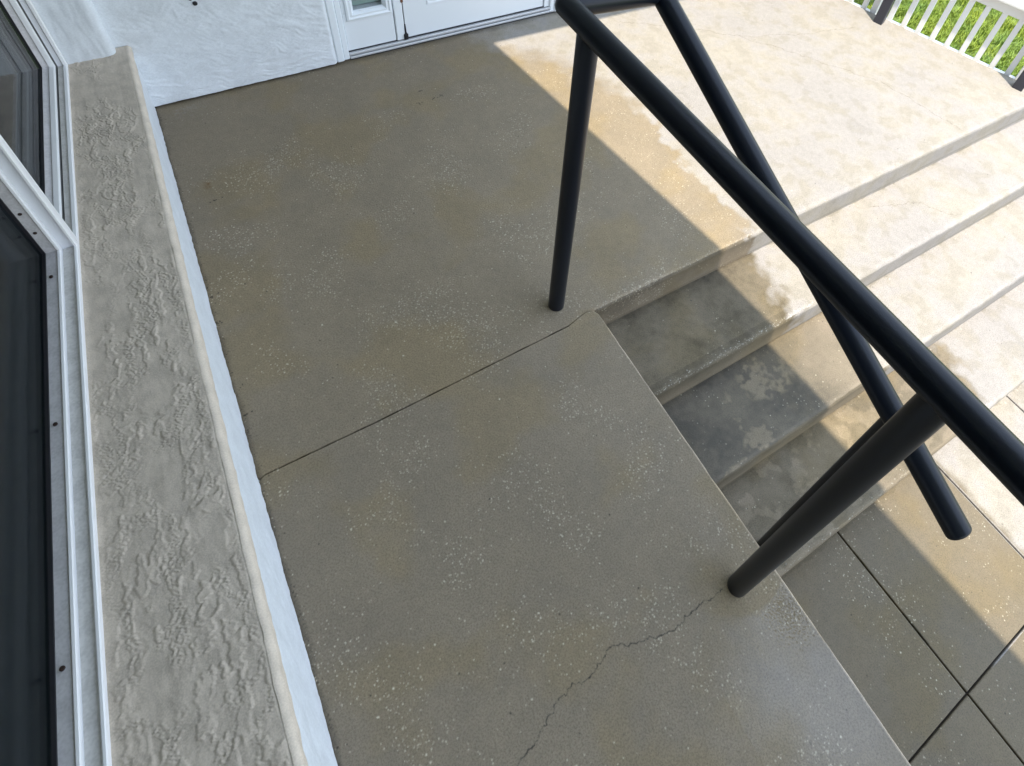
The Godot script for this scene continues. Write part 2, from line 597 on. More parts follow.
func crack(im: Image, pts: Array, px: float, a: float, c: Color) -> void:
	var jn := noise(33, 9.0, 3)
	var fj := noise(34, 60.0, 2)
	for k in pts.size() - 1:
		var p: Vector2 = pts[k]
		var q: Vector2 = pts[k + 1]
		var m := int(p.distance_to(q) / px * 1.6)
		for t in m:
			var v := p.lerp(q, float(t) / m)
			v += Vector2(jn.get_noise_2d(v.x, v.y), jn.get_noise_2d(v.y + 9.0, v.x)) * 0.016
			v += Vector2(fj.get_noise_2d(v.x, v.y), fj.get_noise_2d(v.y, v.x + 3.0)) * 0.005
			fleck(im, (v.x - TX0) / px, (v.y - TS0) / px, 0.42 + 0.30 * jn.get_noise_2d(v.x * 3.0, v.y * 3.0), c, a)

func materials() -> void:
	var im := concrete_images()
	var c := mat(Color.WHITE, 1.0)
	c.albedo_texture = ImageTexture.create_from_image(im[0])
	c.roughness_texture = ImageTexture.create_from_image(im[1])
	c.roughness_texture_channel = BaseMaterial3D.TEXTURE_CHANNEL_GREEN
	c.metallic_specular = 0.5
	c.heightmap_enabled = true
	c.heightmap_scale = 0.06
	c.heightmap_texture = ImageTexture.create_from_image(noise(41, 0.28, 4).get_image(2048, 2048))
	c.detail_enabled = true
	c.detail_blend_mode = BaseMaterial3D.BLEND_MODE_MUL
	c.detail_uv_layer = BaseMaterial3D.DETAIL_UV_2
	c.uv2_scale = Vector3(7.3, 7.3, 1)
	c.detail_albedo = grain_tile(51, 512, 0.66, 1.26, 0.17, 0.42)
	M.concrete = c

	var white_grain := grain_tile(61, 512, 0.90, 1.04, 0.012, 0.15)
	var w := mat(lin(0.715, 0.76, 0.80), 0.6)
	w.albedo_texture = white_grain
	w.uv1_triplanar = true
	w.uv1_world_triplanar = true
	w.uv1_scale = Vector3(1.7, 1.7, 1.7)
	M.stucco = w
	var b := mat(lin(0.62, 0.54, 0.445), 0.75)
	b.albedo_texture = grain_tile(71, 512, 0.80, 1.10, 0.014, 0.2)
	b.uv1_triplanar = true
	b.uv1_world_triplanar = true
	b.uv1_scale = Vector3(2.3, 2.3, 2.3)
	b.heightmap_enabled = true
	b.heightmap_scale = 0.025
	b.heightmap_texture = grain_tile(72, 512, 0.0, 1.0, 0.05, 0.22)
	M.sill = b
	var be := b.duplicate()
	be.albedo_color = lin(0.68, 0.60, 0.50)
	M.sill_lip = be
	M.frame = mat(lin(0.80, 0.81, 0.82), 0.38)
	M.frame_dull = mat(lin(0.56, 0.55, 0.56), 0.6)
	M.track = mat(lin(0.60, 0.59, 0.57), 0.75)
	M.jamb = mat(lin(0.70, 0.72, 0.76), 0.45)
	M.groove = mat(lin(0.10, 0.10, 0.10), 0.8)
	for m in [M.track, M.frame_dull]:
		m.albedo_texture = grain_tile(81, 256, 0.86, 1.08, 0.02, 0.12)
		m.uv1_triplanar = true
		m.uv1_world_triplanar = true
		m.uv1_scale = Vector3(4, 4, 4)
	M.gasket = mat(lin(0.012, 0.012, 0.016), 0.5)
	M.door = mat(lin(0.72, 0.765, 0.80), 0.35)
	M.trim = mat(lin(0.74, 0.79, 0.83), 0.4)
	M.caulk = mat(lin(0.55, 0.50, 0.42), 0.8)
	M.threshold = mat(lin(0.55, 0.56, 0.57), 0.4, 0.3)
	var g := mat(Color(0.10, 0.14, 0.16, 0.12), 0.03)
	g.transparency = BaseMaterial3D.TRANSPARENCY_ALPHA
	g.metallic_specular = 0.21
	M.glass = g
	var g2 := g.duplicate()
	g.roughness = 0.10
	g2.metallic_specular = 0.36
	M.glass_far = g2
	M.room = mat(lin(0.018, 0.024, 0.030), 0.8)
	M.blind = mat(lin(0.36, 0.50, 0.46), 0.6)
	M.screw = mat(lin(0.035, 0.02, 0.015), 0.6, 0.3)
	M.rust = mat(lin(0.16, 0.06, 0.025), 0.85)
	M.black_rubber = mat(lin(0.01, 0.01, 0.011), 0.5)
	var p := mat(lin(0.005, 0.0075, 0.0135), 0.34)
	p.metallic_specular = 0.36
	p.heightmap_enabled = true
	p.heightmap_scale = 0.01
	p.heightmap_texture = grain_tile(91, 256, 0.0, 1.0, 0.08, 0.3)
	p.uv1_triplanar = true
	p.uv1_scale = Vector3(9, 9, 9)
	M.black_paint = p
	M.fence_post = mat(lin(0.030, 0.032, 0.045), 0.45)
	M.vinyl = mat(lin(0.78, 0.78, 0.77), 0.4)
	M.dirt = mat(lin(0.05, 0.04, 0.032), 0.9)
	M.soffit = mat(lin(0.72, 0.72, 0.70), 0.7)
	M.roof = mat(lin(0.16, 0.13, 0.11), 0.9)
	var gr := mat(Color.WHITE, 0.6)
	gr.vertex_color_use_as_albedo = true
	gr.backlight_enabled = true
	gr.backlight = Color(0.22, 0.30, 0.06)
	M.grass = gr
	var so := mat(lin(0.16, 0.23, 0.05), 0.95)
	so.albedo_texture = grain_tile(95, 512, 0.5, 1.2, 0.03, 0.2)
	so.uv1_triplanar = true
	so.uv1_world_triplanar = true
	so.uv1_scale = Vector3(0.6, 0.6, 0.6)
	M.lawn = so

# ------------------------------------------------------------------ builders
func slab_edge_x(z: float) -> float:      # outer edge of the landing, under the railing
	return 3.332 + (z - 0.689) * 0.332

func nose(z: float, x: float) -> float:   # the nosings run a hair out of square
	return z + (x - 1.2) * 0.0084

func build_landing() -> void:
	var l := base("landing")
	structure(l)
	var jn := noise(101, 0.12, 3)
	var zr := nose(Z1, slab_edge_x(Z1))
	var p := PackedVector2Array([Vector2(-0.06, -0.05), Vector2(slab_edge_x(-2.0) + 0.6, -0.05), Vector2(slab_edge_x(0.4), 0.4), Vector2(slab_edge_x(zr), zr), Vector2(0.992, nose(Z1, 0.992)),
		Vector2(0.956, 1.4985), Vector2(0.932, 1.502), Vector2(0.882, 1.5135), Vector2(0.3, 1.520), Vector2(0.016, 1.516), Vector2(-0.002, 1.524), Vector2(-0.06, 1.56)])
	p[1] = Vector2(slab_edge_x(-0.05), -0.05)
	var r := [0.001, 0.01, 0.01, 0.017, 0.001, 0.0008, 0.0008, 0.0008, 0.0008, 0.0008, 0.0008, 0.001]
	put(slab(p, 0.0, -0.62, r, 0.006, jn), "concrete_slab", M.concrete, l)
	var g := 0.0038
	var q := PackedVector2Array([Vector2(-0.06, 1.56 + g), Vector2(-0.002 + 0.001, 1.524 + g), Vector2(0.016, 1.516 + g), Vector2(0.3, 1.520 + g), Vector2(0.882, 1.5135 + g * 0.9), Vector2(0.932, 1.502 + g * 0.5), Vector2(0.956, 1.4985 + 0.001), Vector2(0.978, 1.5055), Vector2(XW, 1.522),
		Vector2(XW + 0.001, 2.75), Vector2(XW, 3.62), Vector2(-0.06, 3.62)])
	var rq := [0.0008, 0.0008, 0.0008, 0.0008, 0.0008, 0.0008, 0.001, 0.004, 0.0045, 0.0045, 0.002, 0.001]
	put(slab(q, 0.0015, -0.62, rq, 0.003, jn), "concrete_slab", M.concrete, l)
	var q2 := PackedVector2Array([Vector2(-0.06, 3.626), Vector2(XW, 3.626), Vector2(XW, 6.5), Vector2(-0.06, 6.5)])
	put(slab(q2, 0.0015, -0.62, [0.002, 0.0045, 0.002, 0.001]), "concrete_slab", M.concrete, l)
	put(boxm(Vector3(-0.05, -0.3, 1.45), Vector3(0.95, -0.03, 1.6)), "joint_filler", M.gasket, l)

func build_steps() -> void:
	var s := base("front_steps", Vector3.ZERO)
	tag(s, "three wide damp concrete steps going down from the landing to the paving", "steps")
	var jn := noise(103, 0.12, 3)
	var zs := [Z1, Z2, Z3, Z4]
	var ds := [R1, R2, R3]
	for k in 3:
		var z0: float = zs[k]
		var z1: float = zs[k + 1]
		var p := PackedVector2Array([Vector2(0.972, z0 - 0.03), Vector2(3.72, nose(z0, 3.72) - 0.03), Vector2(3.72, nose(z1, 3.72)), Vector2(0.972, nose(z1, 0.972))])
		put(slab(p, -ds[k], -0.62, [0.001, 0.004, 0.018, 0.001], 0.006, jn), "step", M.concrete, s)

func build_paving() -> void:
	var s := base("paving")
	structure(s)
	put(boxm(Vector3(0.95, -0.60, 2.2), Vector3(4.6, -0.512, 6.5)), "paving_bed", M.dirt, s)
	var ez := Vector2(0.030, 1.0)
	var ex := Vector2(1.0, -0.0141)
	var o := Vector2(1.474, 2.8715)
	var h := 0.0026
	for row in range(-1, 7):
		for col in range(-1, 6):
			var u0 := (col - 0.0) * 0.487 + h
			var u1 := (col + 1.0) * 0.487 - h
			var v0 := row * 0.5 + h
			var v1 := (row + 1) * 0.5 - h
			if col == -1: u0 = -0.52
			if row == -1: v0 = -0.56
			var c := [o + ex * u0 + ez * v0, o + ex * u1 + ez * v0, o + ex * u1 + ez * v1, o + ex * u0 + ez * v1]
			if col == -1:
				c[0].x = 0.965
				c[3].x = 0.965
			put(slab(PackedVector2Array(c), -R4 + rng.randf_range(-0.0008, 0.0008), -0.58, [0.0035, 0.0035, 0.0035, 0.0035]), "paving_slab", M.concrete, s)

func xi(z: float) -> float:     # foot of the window frames on the sill
	return -0.160 - 0.0495 * z

func build_house() -> void:
	var h := base("house")
	tag(h, "white stuccoed house with a deep beige window sill, dark windows and a white entry door", "house")
	var a1 := noise(201, 9.0, 4)
	var a2 := noise(202, 26.0, 3)
	var a3 := noise(203, 70.0, 2)
	var patch := noise(204, 2.6, 3)
	var Z_END := 3.7
	# --- low white wall under the sill, roughly trowelled
	put(sheet(26, 620, func(u, v):
		var z: float = v * Z_END
		var y: float = -0.01 + u * 0.256
		var x: float = lerpf(0.0, 0.012 - 0.0115 * z, u)
		x += a1.get_noise_2d(y * 1.2, z * 0.7) * 0.0017 + a2.get_noise_2d(y * 1.5, z) * 0.0018
		if u > 0.93: x -= (u - 0.93) * 0.05
		if u == 0.0: x += 0.002
		return Vector3(x, y + (a1.get_noise_2d(z * 1.3, 3.0) * 0.0015 if u == 0.0 else 0.0), z),
		Vector3.RIGHT, func(p): return Vector2(p.z, p.y)), "low_wall", M.stucco, h)
	# --- beige rounded front lip of the sill
	var lip := func(z: float, t: float) -> Vector3:
		var xl: float = 0.012 - 0.0115 * z
		var xe: float = 0.0135 - 0.0170 * z
		var wob: float = a1.get_noise_2d(z * 1.1, 8.0) * 0.004
		var p: Vector3
		if t < 0.5:
			p = Vector3(lerpf(xl + 0.002, maxf(xl, xe) + 0.003, t * 2.0), lerpf(0.240 + wob, 0.262, t * 2.0), z)
		else:
			var ang := (t - 0.5) * PI
			p = Vector3(maxf(xl, xe) + 0.003 - 0.014 * (1.0 - cos(ang)), 0.262 + 0.016 * sin(ang), z)
		return p
	put(sheet(14, 620, func(u, v):
		var z: float = v * Z_END + 0.001
		var p: Vector3 = lip.call(z, u)
		p.x += a2.get_noise_2d(p.y * 1.5, z) * 0.0012 + a1.get_noise_2d(z * 0.9, 4.0 + p.y) * 0.002
		return p, Vector3(1, 0.6, 0), func(p): return Vector2(p.z, p.y)), "sill_lip", M.sill_lip, h)
	# --- the sill itself: knock-down stucco, ridges and flats laid on a trowelled bed
	var isle := noise(205, 30.0, 2)
	var warp := noise(206, 42.0, 2)
	var sp := noise(207, 90.0, 2)
	put(sheet(96, 1300, func(u, v):
		var z: float = 0.002 + v * Z_END
		var x0: float = lip.call(z, 1.0).x + 0.002 + a1.get_noise_2d(z * 1.4, 17.0) * 0.003
		var x: float = lerpf(x0, xi(z) - 0.004, u)
		var wx: float = x + warp.get_noise_2d(x, z) * 0.006
		var wz: float = z + warp.get_noise_2d(z + 5.0, x) * 0.014
		# islands of knocked-down plaster: flat tops, ragged steep edges, dragged along the sill
		var pn: float = patch.get_noise_2d(x * 2.4 + 3.0, z * 1.3)
		var pm: float = smoothstep(-0.30, 0.04, pn + smoothstep(0.9, 1.6, z) * 0.16 - 0.04)
		var drag: float = smoothstep(-0.05, 0.25, patch.get_noise_2d(x * 3.0 + 40.0, z * 2.0))
		var k1: float = isle.get_noise_2d(wx, wz * lerpf(0.62, 0.20, drag))
		var top1: float = smoothstep(0.06, 0.17, k1) * (1.0 - 0.45 * smoothstep(0.22, 0.5, k1))
		var k2: float = sp.get_noise_2d(wx * 0.8, wz * 0.6)
		var top2: float = smoothstep(0.08, 0.22, k2)
		var hh: float = top1 * 0.0018 * pm + top2 * 0.0007 * (0.15 + 0.5 * pm)
		hh += a1.get_noise_2d(x * 2.0, z * 0.4) * 0.0010 + a3.get_noise_2d(x, z) * 0.00016
		var rim: float = smoothstep(0.0, 0.05, u) * smoothstep(1.0, 0.93, u)
		return Vector3(x, 0.2775 + hh * rim + (0.0 if u > 0.02 else -0.001), z),
		Vector3.UP, func(p): return Vector2(p.x, p.z)), "sill", M.sill, h)
	put(boxm(Vector3(-0.62, -0.02, 0.01), Vector3(-0.03, 0.262, Z_END), 0.001), "wall_core", M.room, h)
	# --- corner pilaster: a plaster reveal that rolls round onto the wall above the sill end
	put(sheet(60, 170, func(u, v):
		var y: float = 0.276 + v * 2.3
		var s: float = u * 0.235
		var p: Vector3
		var r := 0.022
		var q := 0.148
		if s < q:
			p = Vector3(xi(0.05) - 0.035 + s, y, 0.044)
		elif s < q + r * PI * 0.5:
			var a: float = (s - q) / r
			p = Vector3(xi(0.05) - 0.035 + q + r * sin(a), y, 0.044 - r * (1.0 - cos(a)))
		else:
			var b: float = s - q - r * PI * 0.5
			p = Vector3(xi(0.05) - 0.035 + q + r, y, 0.044 - r - b * 0.55)
		p.z += a2.get_noise_2d(s * 1.6, y * 0.3) * 0.0016 + a1.get_noise_2d(s, y * 0.5) * 0.002
		return p, Vector3(0.5, 0, 0.8), func(p): return Vector2(p.x, p.y)), "pilaster", M.stucco, h)
	# --- door wall, left of the door: brushed stucco in wavy strokes
	var wl := 0.664
	var strokes := noise(208, 30.0, 3)
	put(sheet(150, 230, func(u, v):
		var y: float = 0.007 + pow(v, 1.6) * 2.5
		var s: float = -0.03 + u * (wl + 0.06)
		var p: Vector3
		var r := 0.016
		if s < wl - r:
			p = Vector3(s, y, 0.0)
		elif s < wl - r + r * PI * 0.5:
			var a: float = (s - wl + r) / r
			p = Vector3(wl - r + r * sin(a), y, -r * (1.0 - cos(a)))
		else:
			p = Vector3(wl, y, -r - (s - wl + r - r * PI * 0.5))
		var wav: float = y + a1.get_noise_2d(s * 0.6, y * 0.6) * 0.05 + sin(s * 9.0 + y * 3.0) * 0.02
		p.z += strokes.get_noise_2d(s * 0.12, wav * 2.3) * 0.0023 + a1.get_noise_2d(s * 0.8, y * 0.8) * 0.0025
		if v == 0.0:
			p.y += a2.get_noise_2d(s, 1.0) * 0.002
			p.z -= 0.004
		return p, Vector3(0.2, 0, 1), func(p): return Vector2(p.x, p.y)), "door_wall", M.stucco, h)
	put(boxm(Vector3(-0.05, -0.1, -0.2), Vector3(4.4, 2.5, -0.085)), "wall_core", M.stucco, h)
	put(boxm(Vector3(1.80, 0.006, -0.09), Vector3(3.0, 2.5, -0.001), 0.006), "door_wall", M.stucco, h)
	put(boxm(Vector3(0.655, 2.12, -0.09), Vector3(1.80, 2.5, -0.001), 0.006), "door_wall", M.stucco, h)
	for k in [[0.2455, 0.386, 0.0075], [0.236, 0.405, 0.005]]:
		var st := begin()
		pipe(st, [Vector3(k[0], k[1], -0.01), Vector3(k[0], k[1], 0.006)], k[2], 12, 0.0, 0.002)
		put(st, "wall_screw", M.black_rubber, h)
	build_door(h)
	build_windows(h)
	# --- roof over the landing: its eaves throw the shade
	var e := PackedVector2Array([Vector2(-3.2, -3.0), Vector2(6.0, -3.0), Vector2(6.013, 0.925), Vector2(1.027, 0.781), Vector2(1.219, 2.190), Vector2(1.323, 3.459), Vector2(1.6, 7.0), Vector2(-3.2, 7.0)])
	put(slab(e, 2.515, 2.5, [0.002, 0.002, 0.002, 0.002, 0.002, 0.002, 0.002, 0.002]), "soffit", M.soffit, h)
	put(boxm(Vector3(-3.2, 2.2, 0.06), Vector3(-0.22, 2.5, 7.0)), "window_header", M.stucco, h)

func build_door(h: Node3D) -> void:
	var d := base("entry_door", Vector3.ZERO, h)
	# casing left and right of the opening, in two steps with a caulked edge
	for s in [[0.664, 1.0], [1.722, -1.0]]:
		var x: float = s[0]
		var k: float = s[1]
		var lo := minf(x, x + k * 0.030)
		put(boxm(Vector3(lo, 0.004, -0.08), Vector3(lo + 0.030, 2.1, -0.006), 0.004), "casing", M.trim, d)
		lo = minf(x + k * 0.0305, x + k * 0.053)
		put(boxm(Vector3(lo, 0.004, -0.08), Vector3(lo + 0.0225, 2.1, -0.013), 0.003), "casing", M.trim, d)
		lo = minf(x - k * 0.002, x + k * 0.003)
		put(boxm(Vector3(lo, 0.010, -0.03), Vector3(lo + 0.005, 2.1, -0.012), 0.001), "caulk_bead", M.caulk, d)
	put(boxm(Vector3(0.664, 2.06, -0.08), Vector3(1.722, 2.12, -0.008), 0.004), "casing", M.trim, d)
	# ribbed threshold
	put(boxm(Vector3(0.718, 0.0, -0.08), Vector3(1.80, 0.005, -0.011), 0.001), "threshold_gasket", M.gasket, d)
	for k in [[0.005, 0.015, -0.010], [0.019, 0.030, -0.014]]:
		put(boxm(Vector3(0.718, k[0], -0.08), Vector3(1.80, k[1], k[2]), 0.002), "threshold", M.threshold, d)
	put(boxm(Vector3(0.718, 0.012, -0.08), Vector3(1.80, 0.036, -0.026), 0.001), "weather_strip", M.gasket, d)
	# narrow side light
	put(boxm(Vector3(0.719, 0.0315, -0.075), Vector3(0.924, 0.209, -0.028), 0.003), "side_light", M.door, d)
	put(boxm(Vector3(0.719, 0.209, -0.075), Vector3(0.757, 2.05, -0.028), 0.003), "side_light", M.door, d)
	put(boxm(Vector3(0.896, 0.209, -0.075), Vector3(0.924, 2.05, -0.028), 0.003), "side_light", M.door, d)
	var prof := [Vector2(0.0, 0.0), Vector2(-0.008, 0.003), Vector2(-0.010, 0.010), Vector2(-0.006, 0.016), Vector2(-0.007, 0.024), Vector2(0.004, 0.032), Vector2(0.010, 0.036)]
	ring(d, Vector3(0.733, 0.176, -0.028), Vector3(0.921, 2.0, -0.028), prof, "glazing_bead", M.trim)
	put(boxm(Vector3(0.755, 0.207, -0.046), Vector3(0.899, 1.98, -0.042), 0.0005), "pane", M.glass, d)
	for k in 60:
		var y := 0.214 + k * 0.029
		put(boxm(Vector3(0.772, y, -0.072), Vector3(0.893, y + 0.024, -0.066), 0.001), "blind_slat", M.blind, d)
	# mullion post between side light and door leaf
	put(boxm(Vector3(0.9265, 0.032, -0.08), Vector3(0.9625, 2.05, -0.024), 0.003), "mullion", M.trim, d)
	# black weather strip in the gap, a torn tuft at its foot and a rusty mark above
	put(boxm(Vector3(0.9630, 0.036, -0.07), Vector3(0.9660, 2.05, -0.029), 0.0005), "gap_strip", M.gasket, d)
	var st := begin()
	pipe(st, [Vector3(0.9625, 0.034, -0.022), Vector3(0.9615, 0.05, -0.019), Vector3(0.966, 0.066, -0.022), Vector3(0.9655, 0.105, -0.026)], 0.0030, 8, 0.0, 0.0)
	pipe(st, [Vector3(0.969, 0.034, -0.022), Vector3(0.9705, 0.047, -0.019), Vector3(0.9665, 0.064, -0.022)], 0.0032, 8, 0.0, 0.0)
	box(st, Vector3(0.956, 0.031, -0.027), Vector3(0.9745, 0.060, -0.017), 0.004)
	put(st, "torn_strip", M.gasket, d)
	put(boxm(Vector3(0.9575, 0.212, -0.03), Vector3(0.9685, 0.262, -0.021), 0.002), "hinge", M.rust, d)
	# door leaf with a raised panel
	put(boxm(Vector3(0.9665, 0.0315, -0.075), Vector3(1.640, 2.05, -0.030), 0.003), "door_leaf", M.door, d)
	prof = [Vector2(0.002, 0.0), Vector2(-0.003, 0.004), Vector2(-0.003, 0.009), Vector2(0.0005, 0.014), Vector2(-0.002, 0.022), Vector2(-0.0035, 0.030)]
	ring(d, Vector3(1.068, 0.172, -0.030), Vector3(1.556, 0.85, -0.030), prof, "panel_moulding", M.trim)
	put(boxm(Vector3(1.095, 0.199, -0.04), Vector3(1.529, 0.823, -0.0262), 0.002), "door_panel", M.door, d)
	put(boxm(Vector3(1.6425, 0.032, -0.08), Vector3(1.669, 2.05, -0.0235), 0.002), "door_jamb", M.trim, d)

func ring(parent: Node3D, lo: Vector3, hi: Vector3, prof: Array, called: String, m: Material) -> void:
	var a := Vector3(lo.x, lo.y, lo.z)
	var b := Vector3(hi.x, lo.y, lo.z)
	var c := Vector3(hi.x, hi.y, lo.z)
	var e := Vector3(lo.x, hi.y, lo.z)
	var back := Vector3(0, 0, -1)
	put(frame_side(a, b, Vector3.UP, back, prof), called, m, parent)
	put(frame_side(b, c, Vector3.LEFT, back, prof), called, m, parent)
	put(frame_side(e, c, Vector3.DOWN, back, prof), called, m, parent)
	put(frame_side(a, e, Vector3.RIGHT, back, prof), called, m, parent)

func window_frame(w: Node3D, t0: float, t1: float, y0: float, y1: float, bands: Array) -> void:
	# bands: [material, name, profile]; local x points outwards, so "back" is -x
	var a := Vector3(0, y0, t0)
	var b := Vector3(0, y0, t1)
	var c := Vector3(0, y1, t1)
	var e := Vector3(0, y1, t0)
	var back := Vector3.LEFT
	var fwd := Vector3(0, 0, 1)
	for k in bands:
		var sm: Material = M.jamb if k[1] == "channel" else k[0]
		put(frame_side(a, b, Vector3.UP, back, k[2]), "bottom_" + k[1], k[0], w)
		put(frame_side(b, c, -fwd, back, k[2]), "side_" + k[1], sm, w)
		put(frame_side(e, c, Vector3.DOWN, back, k[2]), "top_" + k[1], sm, w)
		put(frame_side(a, e, fwd, back, k[2]), "side_" + k[1], sm, w)

func build_windows(h: Node3D) -> void:
	var top := 2.2 - SILL
	# near window: a fixed frame with a raised lip, a dirty channel, an inner lip and a screwed ledge
	var near := base("window", Vector3(-0.160, SILL, 0), h)
	near.rotation.y = -0.0495
	window_frame(near, 0.846, 3.35, -0.004, top, [
		[M.frame, "lip", [Vector2(0, 0), Vector2(0, 0.014), Vector2(0.002, 0.016), Vector2(0.006, 0.016), Vector2(0.0075, 0.0145), Vector2(0.0075, 0.009)]],
		[M.track, "channel", [Vector2(0.0075, 0.009), Vector2(0.012, 0.008), Vector2(0.033, 0.008)]],
		[M.frame, "inner_lip", [Vector2(0.033, 0.008), Vector2(0.033, 0.020), Vector2(0.0345, 0.0215), Vector2(0.039, 0.0215), Vector2(0.0405, 0.020), Vector2(0.0405, 0.0175)]],
		[M.frame_dull, "ledge", [Vector2(0.0405, 0.0175), Vector2(0.0655, 0.0165)]],
		[M.gasket, "gasket", [Vector2(0.0640, 0.0172), Vector2(0.0640, 0.021), Vector2(0.071, 0.021), Vector2(0.071, 0.010)]]])
	put(boxm(Vector3(-0.0745, 0.014, 0.862), Vector3(-0.0700, top - 0.014, 3.34), 0.0005), "pane", M.glass, near)
	for k in [0.947, 1.353, 1.820, 2.26, 2.7]:
		screw(near, Vector3(-0.0535, 0.0165, k), Vector3.UP)
	for k in [0.160, 0.090, 0.55, 1.1]:
		screw(near, Vector3(-0.0545, k, 0.846 + 0.0165), Vector3(0, 0, 1))
	# far window: a sliding sash
	var far := base("window", Vector3(-0.160, SILL, 0), h)
	far.rotation.y = -0.0495
	window_frame(far, 0.046, 0.8455, -0.004, top, [
		[M.frame, "lip", [Vector2(0, 0), Vector2(0, 0.010), Vector2(0.002, 0.012), Vector2(0.009, 0.012), Vector2(0.011, 0.010), Vector2(0.011, 0.006)]],
		[M.groove, "seam", [Vector2(0.011, 0.006), Vector2(0.0125, 0.004), Vector2(0.0125, 0.006)]],
		[M.track, "channel", [Vector2(0.0125, 0.006), Vector2(0.026, 0.007)]],
		[M.groove, "groove", [Vector2(0.026, 0.007), Vector2(0.026, 0.003), Vector2(0.0285, 0.003), Vector2(0.029, 0.014)]],
		[M.frame, "sash", [Vector2(0.029, 0.014), Vector2(0.030, 0.021), Vector2(0.032, 0.022), Vector2(0.043, 0.022), Vector2(0.0445, 0.0205)]],
		[M.frame_dull, "bead", [Vector2(0.0445, 0.0205), Vector2(0.045, 0.018), Vector2(0.060, 0.024)]],
		[M.gasket, "gasket", [Vector2(0.060, 0.024), Vector2(0.060, 0.026), Vector2(0.066, 0.026)]]])
	put(boxm(Vector3(-0.0695, 0.016, 0.062), Vector3(-0.0655, top - 0.014, 0.829), 0.0005), "pane", M.glass_far, far)
	# the dark room behind
	var st := begin()
	var lo := Vector3(-3.1, 0.0, -0.3)
	var hi := Vector3(-0.62, 2.3, 4.2)
	box(st, Vector3(lo.x, 0.255, lo.z), Vector3(hi.x + 0.01, 0.264, hi.z), 0.001)
	box(st, Vector3(lo.x - 0.1, 0, lo.z), Vector3(lo.x, hi.y, hi.z), 0.001)
	box(st, Vector3(lo.x, 0, lo.z - 0.1), Vector3(-0.24, hi.y, lo.z), 0.001)
	box(st, Vector3(lo.x, 0, hi.z), Vector3(-0.24, hi.y, hi.z + 0.1), 0.001)
	put(st, "room", M.room, h)

func screw(w: Node3D, p: Vector3, n: Vector3) -> void:
	var st := begin()
	pipe(st, [p - n * 0.001, p + n * 0.0022], 0.0042, 12, 0.0, 0.001)
	put(st, "screw", M.screw, w)

func build_handrail() -> void:
	var h := base("handrail", Vector3(0.887, 0, 1.43))
	tag(h, "black painted pipe handrail with posts beside the walkway and a sloping rail down the steps", "handrail")
	var o := h.position
	var r := 0.0262
	var top := 1.012
	var rails := [
		["top_rail", [Vector3(0.8889, top + 0.002, 1.340), Vector3(0.8878, top, 2.3), Vector3(0.8855, top, 4.4)], r, 0.0, 0.006],
		["post", [Vector3(0.8870, -0.03, 1.4310), Vector3(0.8889, top - 0.004, 1.4294)], 0.0248, 0.0, 0.0],
		["post", [Vector3(0.8830, -0.03, 2.3190), Vector3(0.8876, top - 0.003, 2.3180)], 0.0248, 0.0, 0.0],
		["post", [Vector3(0.8855, -0.03, 4.0), Vector3(0.8855, top - 0.004, 4.0)], 0.0248, 0.0, 0.0],
	]
	var x2 := 1.15
	var rail_y := func(z: float) -> float: return 0.459 + (2.4914 - z) * 0.4455
	var up: Array = []
	up.append(Vector3(x2, rail_y.call(2.4914), 2.4914))
	up.append(Vector3(x2, rail_y.call(1.8), 1.8))
	up.append(Vector3(x2, rail_y.call(1.329) + 0.004, 1.329))
	rails.append(["stair_rail", up, r, 0.007, 0.0])
	rails.append(["post", [Vector3(x2, -R3 - 0.02, 2.279), Vector3(x2, rail_y.call(2.279) - 0.004, 2.279)], 0.0248, 0.0, 0.0])
	# the cross piece that ties the two rails together at the head of the steps
	var a := Vector3(0.8889, top + 0.002, 1.340)
	var b := Vector3(x2, rail_y.call(1.329) + 0.004, 1.329)
	rails.append(["cross_rail", [a, a.lerp(b, 0.5), b], r, 0.0, 0.0])
	for q in rails:
		var st := begin()
		var pts := []
		for p in q[1]:
			pts.append(p - o)
		pipe(st, pts, q[2], 40, q[3], q[4])
		if q[0] == "cross_rail":      # rounded elbows at both ends
			for p in [a, b]:
				ball(st, p - o, r)
		put(st, q[0], M.black_paint, h)

func ball(st: SurfaceTool, c: Vector3, r: float) -> void:
	for i in 12:
		for j in 24:
			var q := []
			for k in [[i, j], [i + 1, j], [i + 1, j + 1], [i, j + 1]]:
				var t: float = PI * k[0] / 12.0
				var p: float = TAU * k[1] / 24.0
				q.append(Vector3(sin(t) * cos(p), cos(t), sin(t) * sin(p)))
			if i > 0:
				tri(st, [c + q[0] * r, c + q[1] * r, c + q[3] * r], [q[0], q[1], q[3]], [Vector2.ZERO, Vector2.ZERO, Vector2.ZERO])
			if i < 11:
				tri(st, [c + q[1] * r, c + q[2] * r, c + q[3] * r], [q[1], q[2], q[3]], [Vector2.ZERO, Vector2.ZERO, Vector2.ZERO])

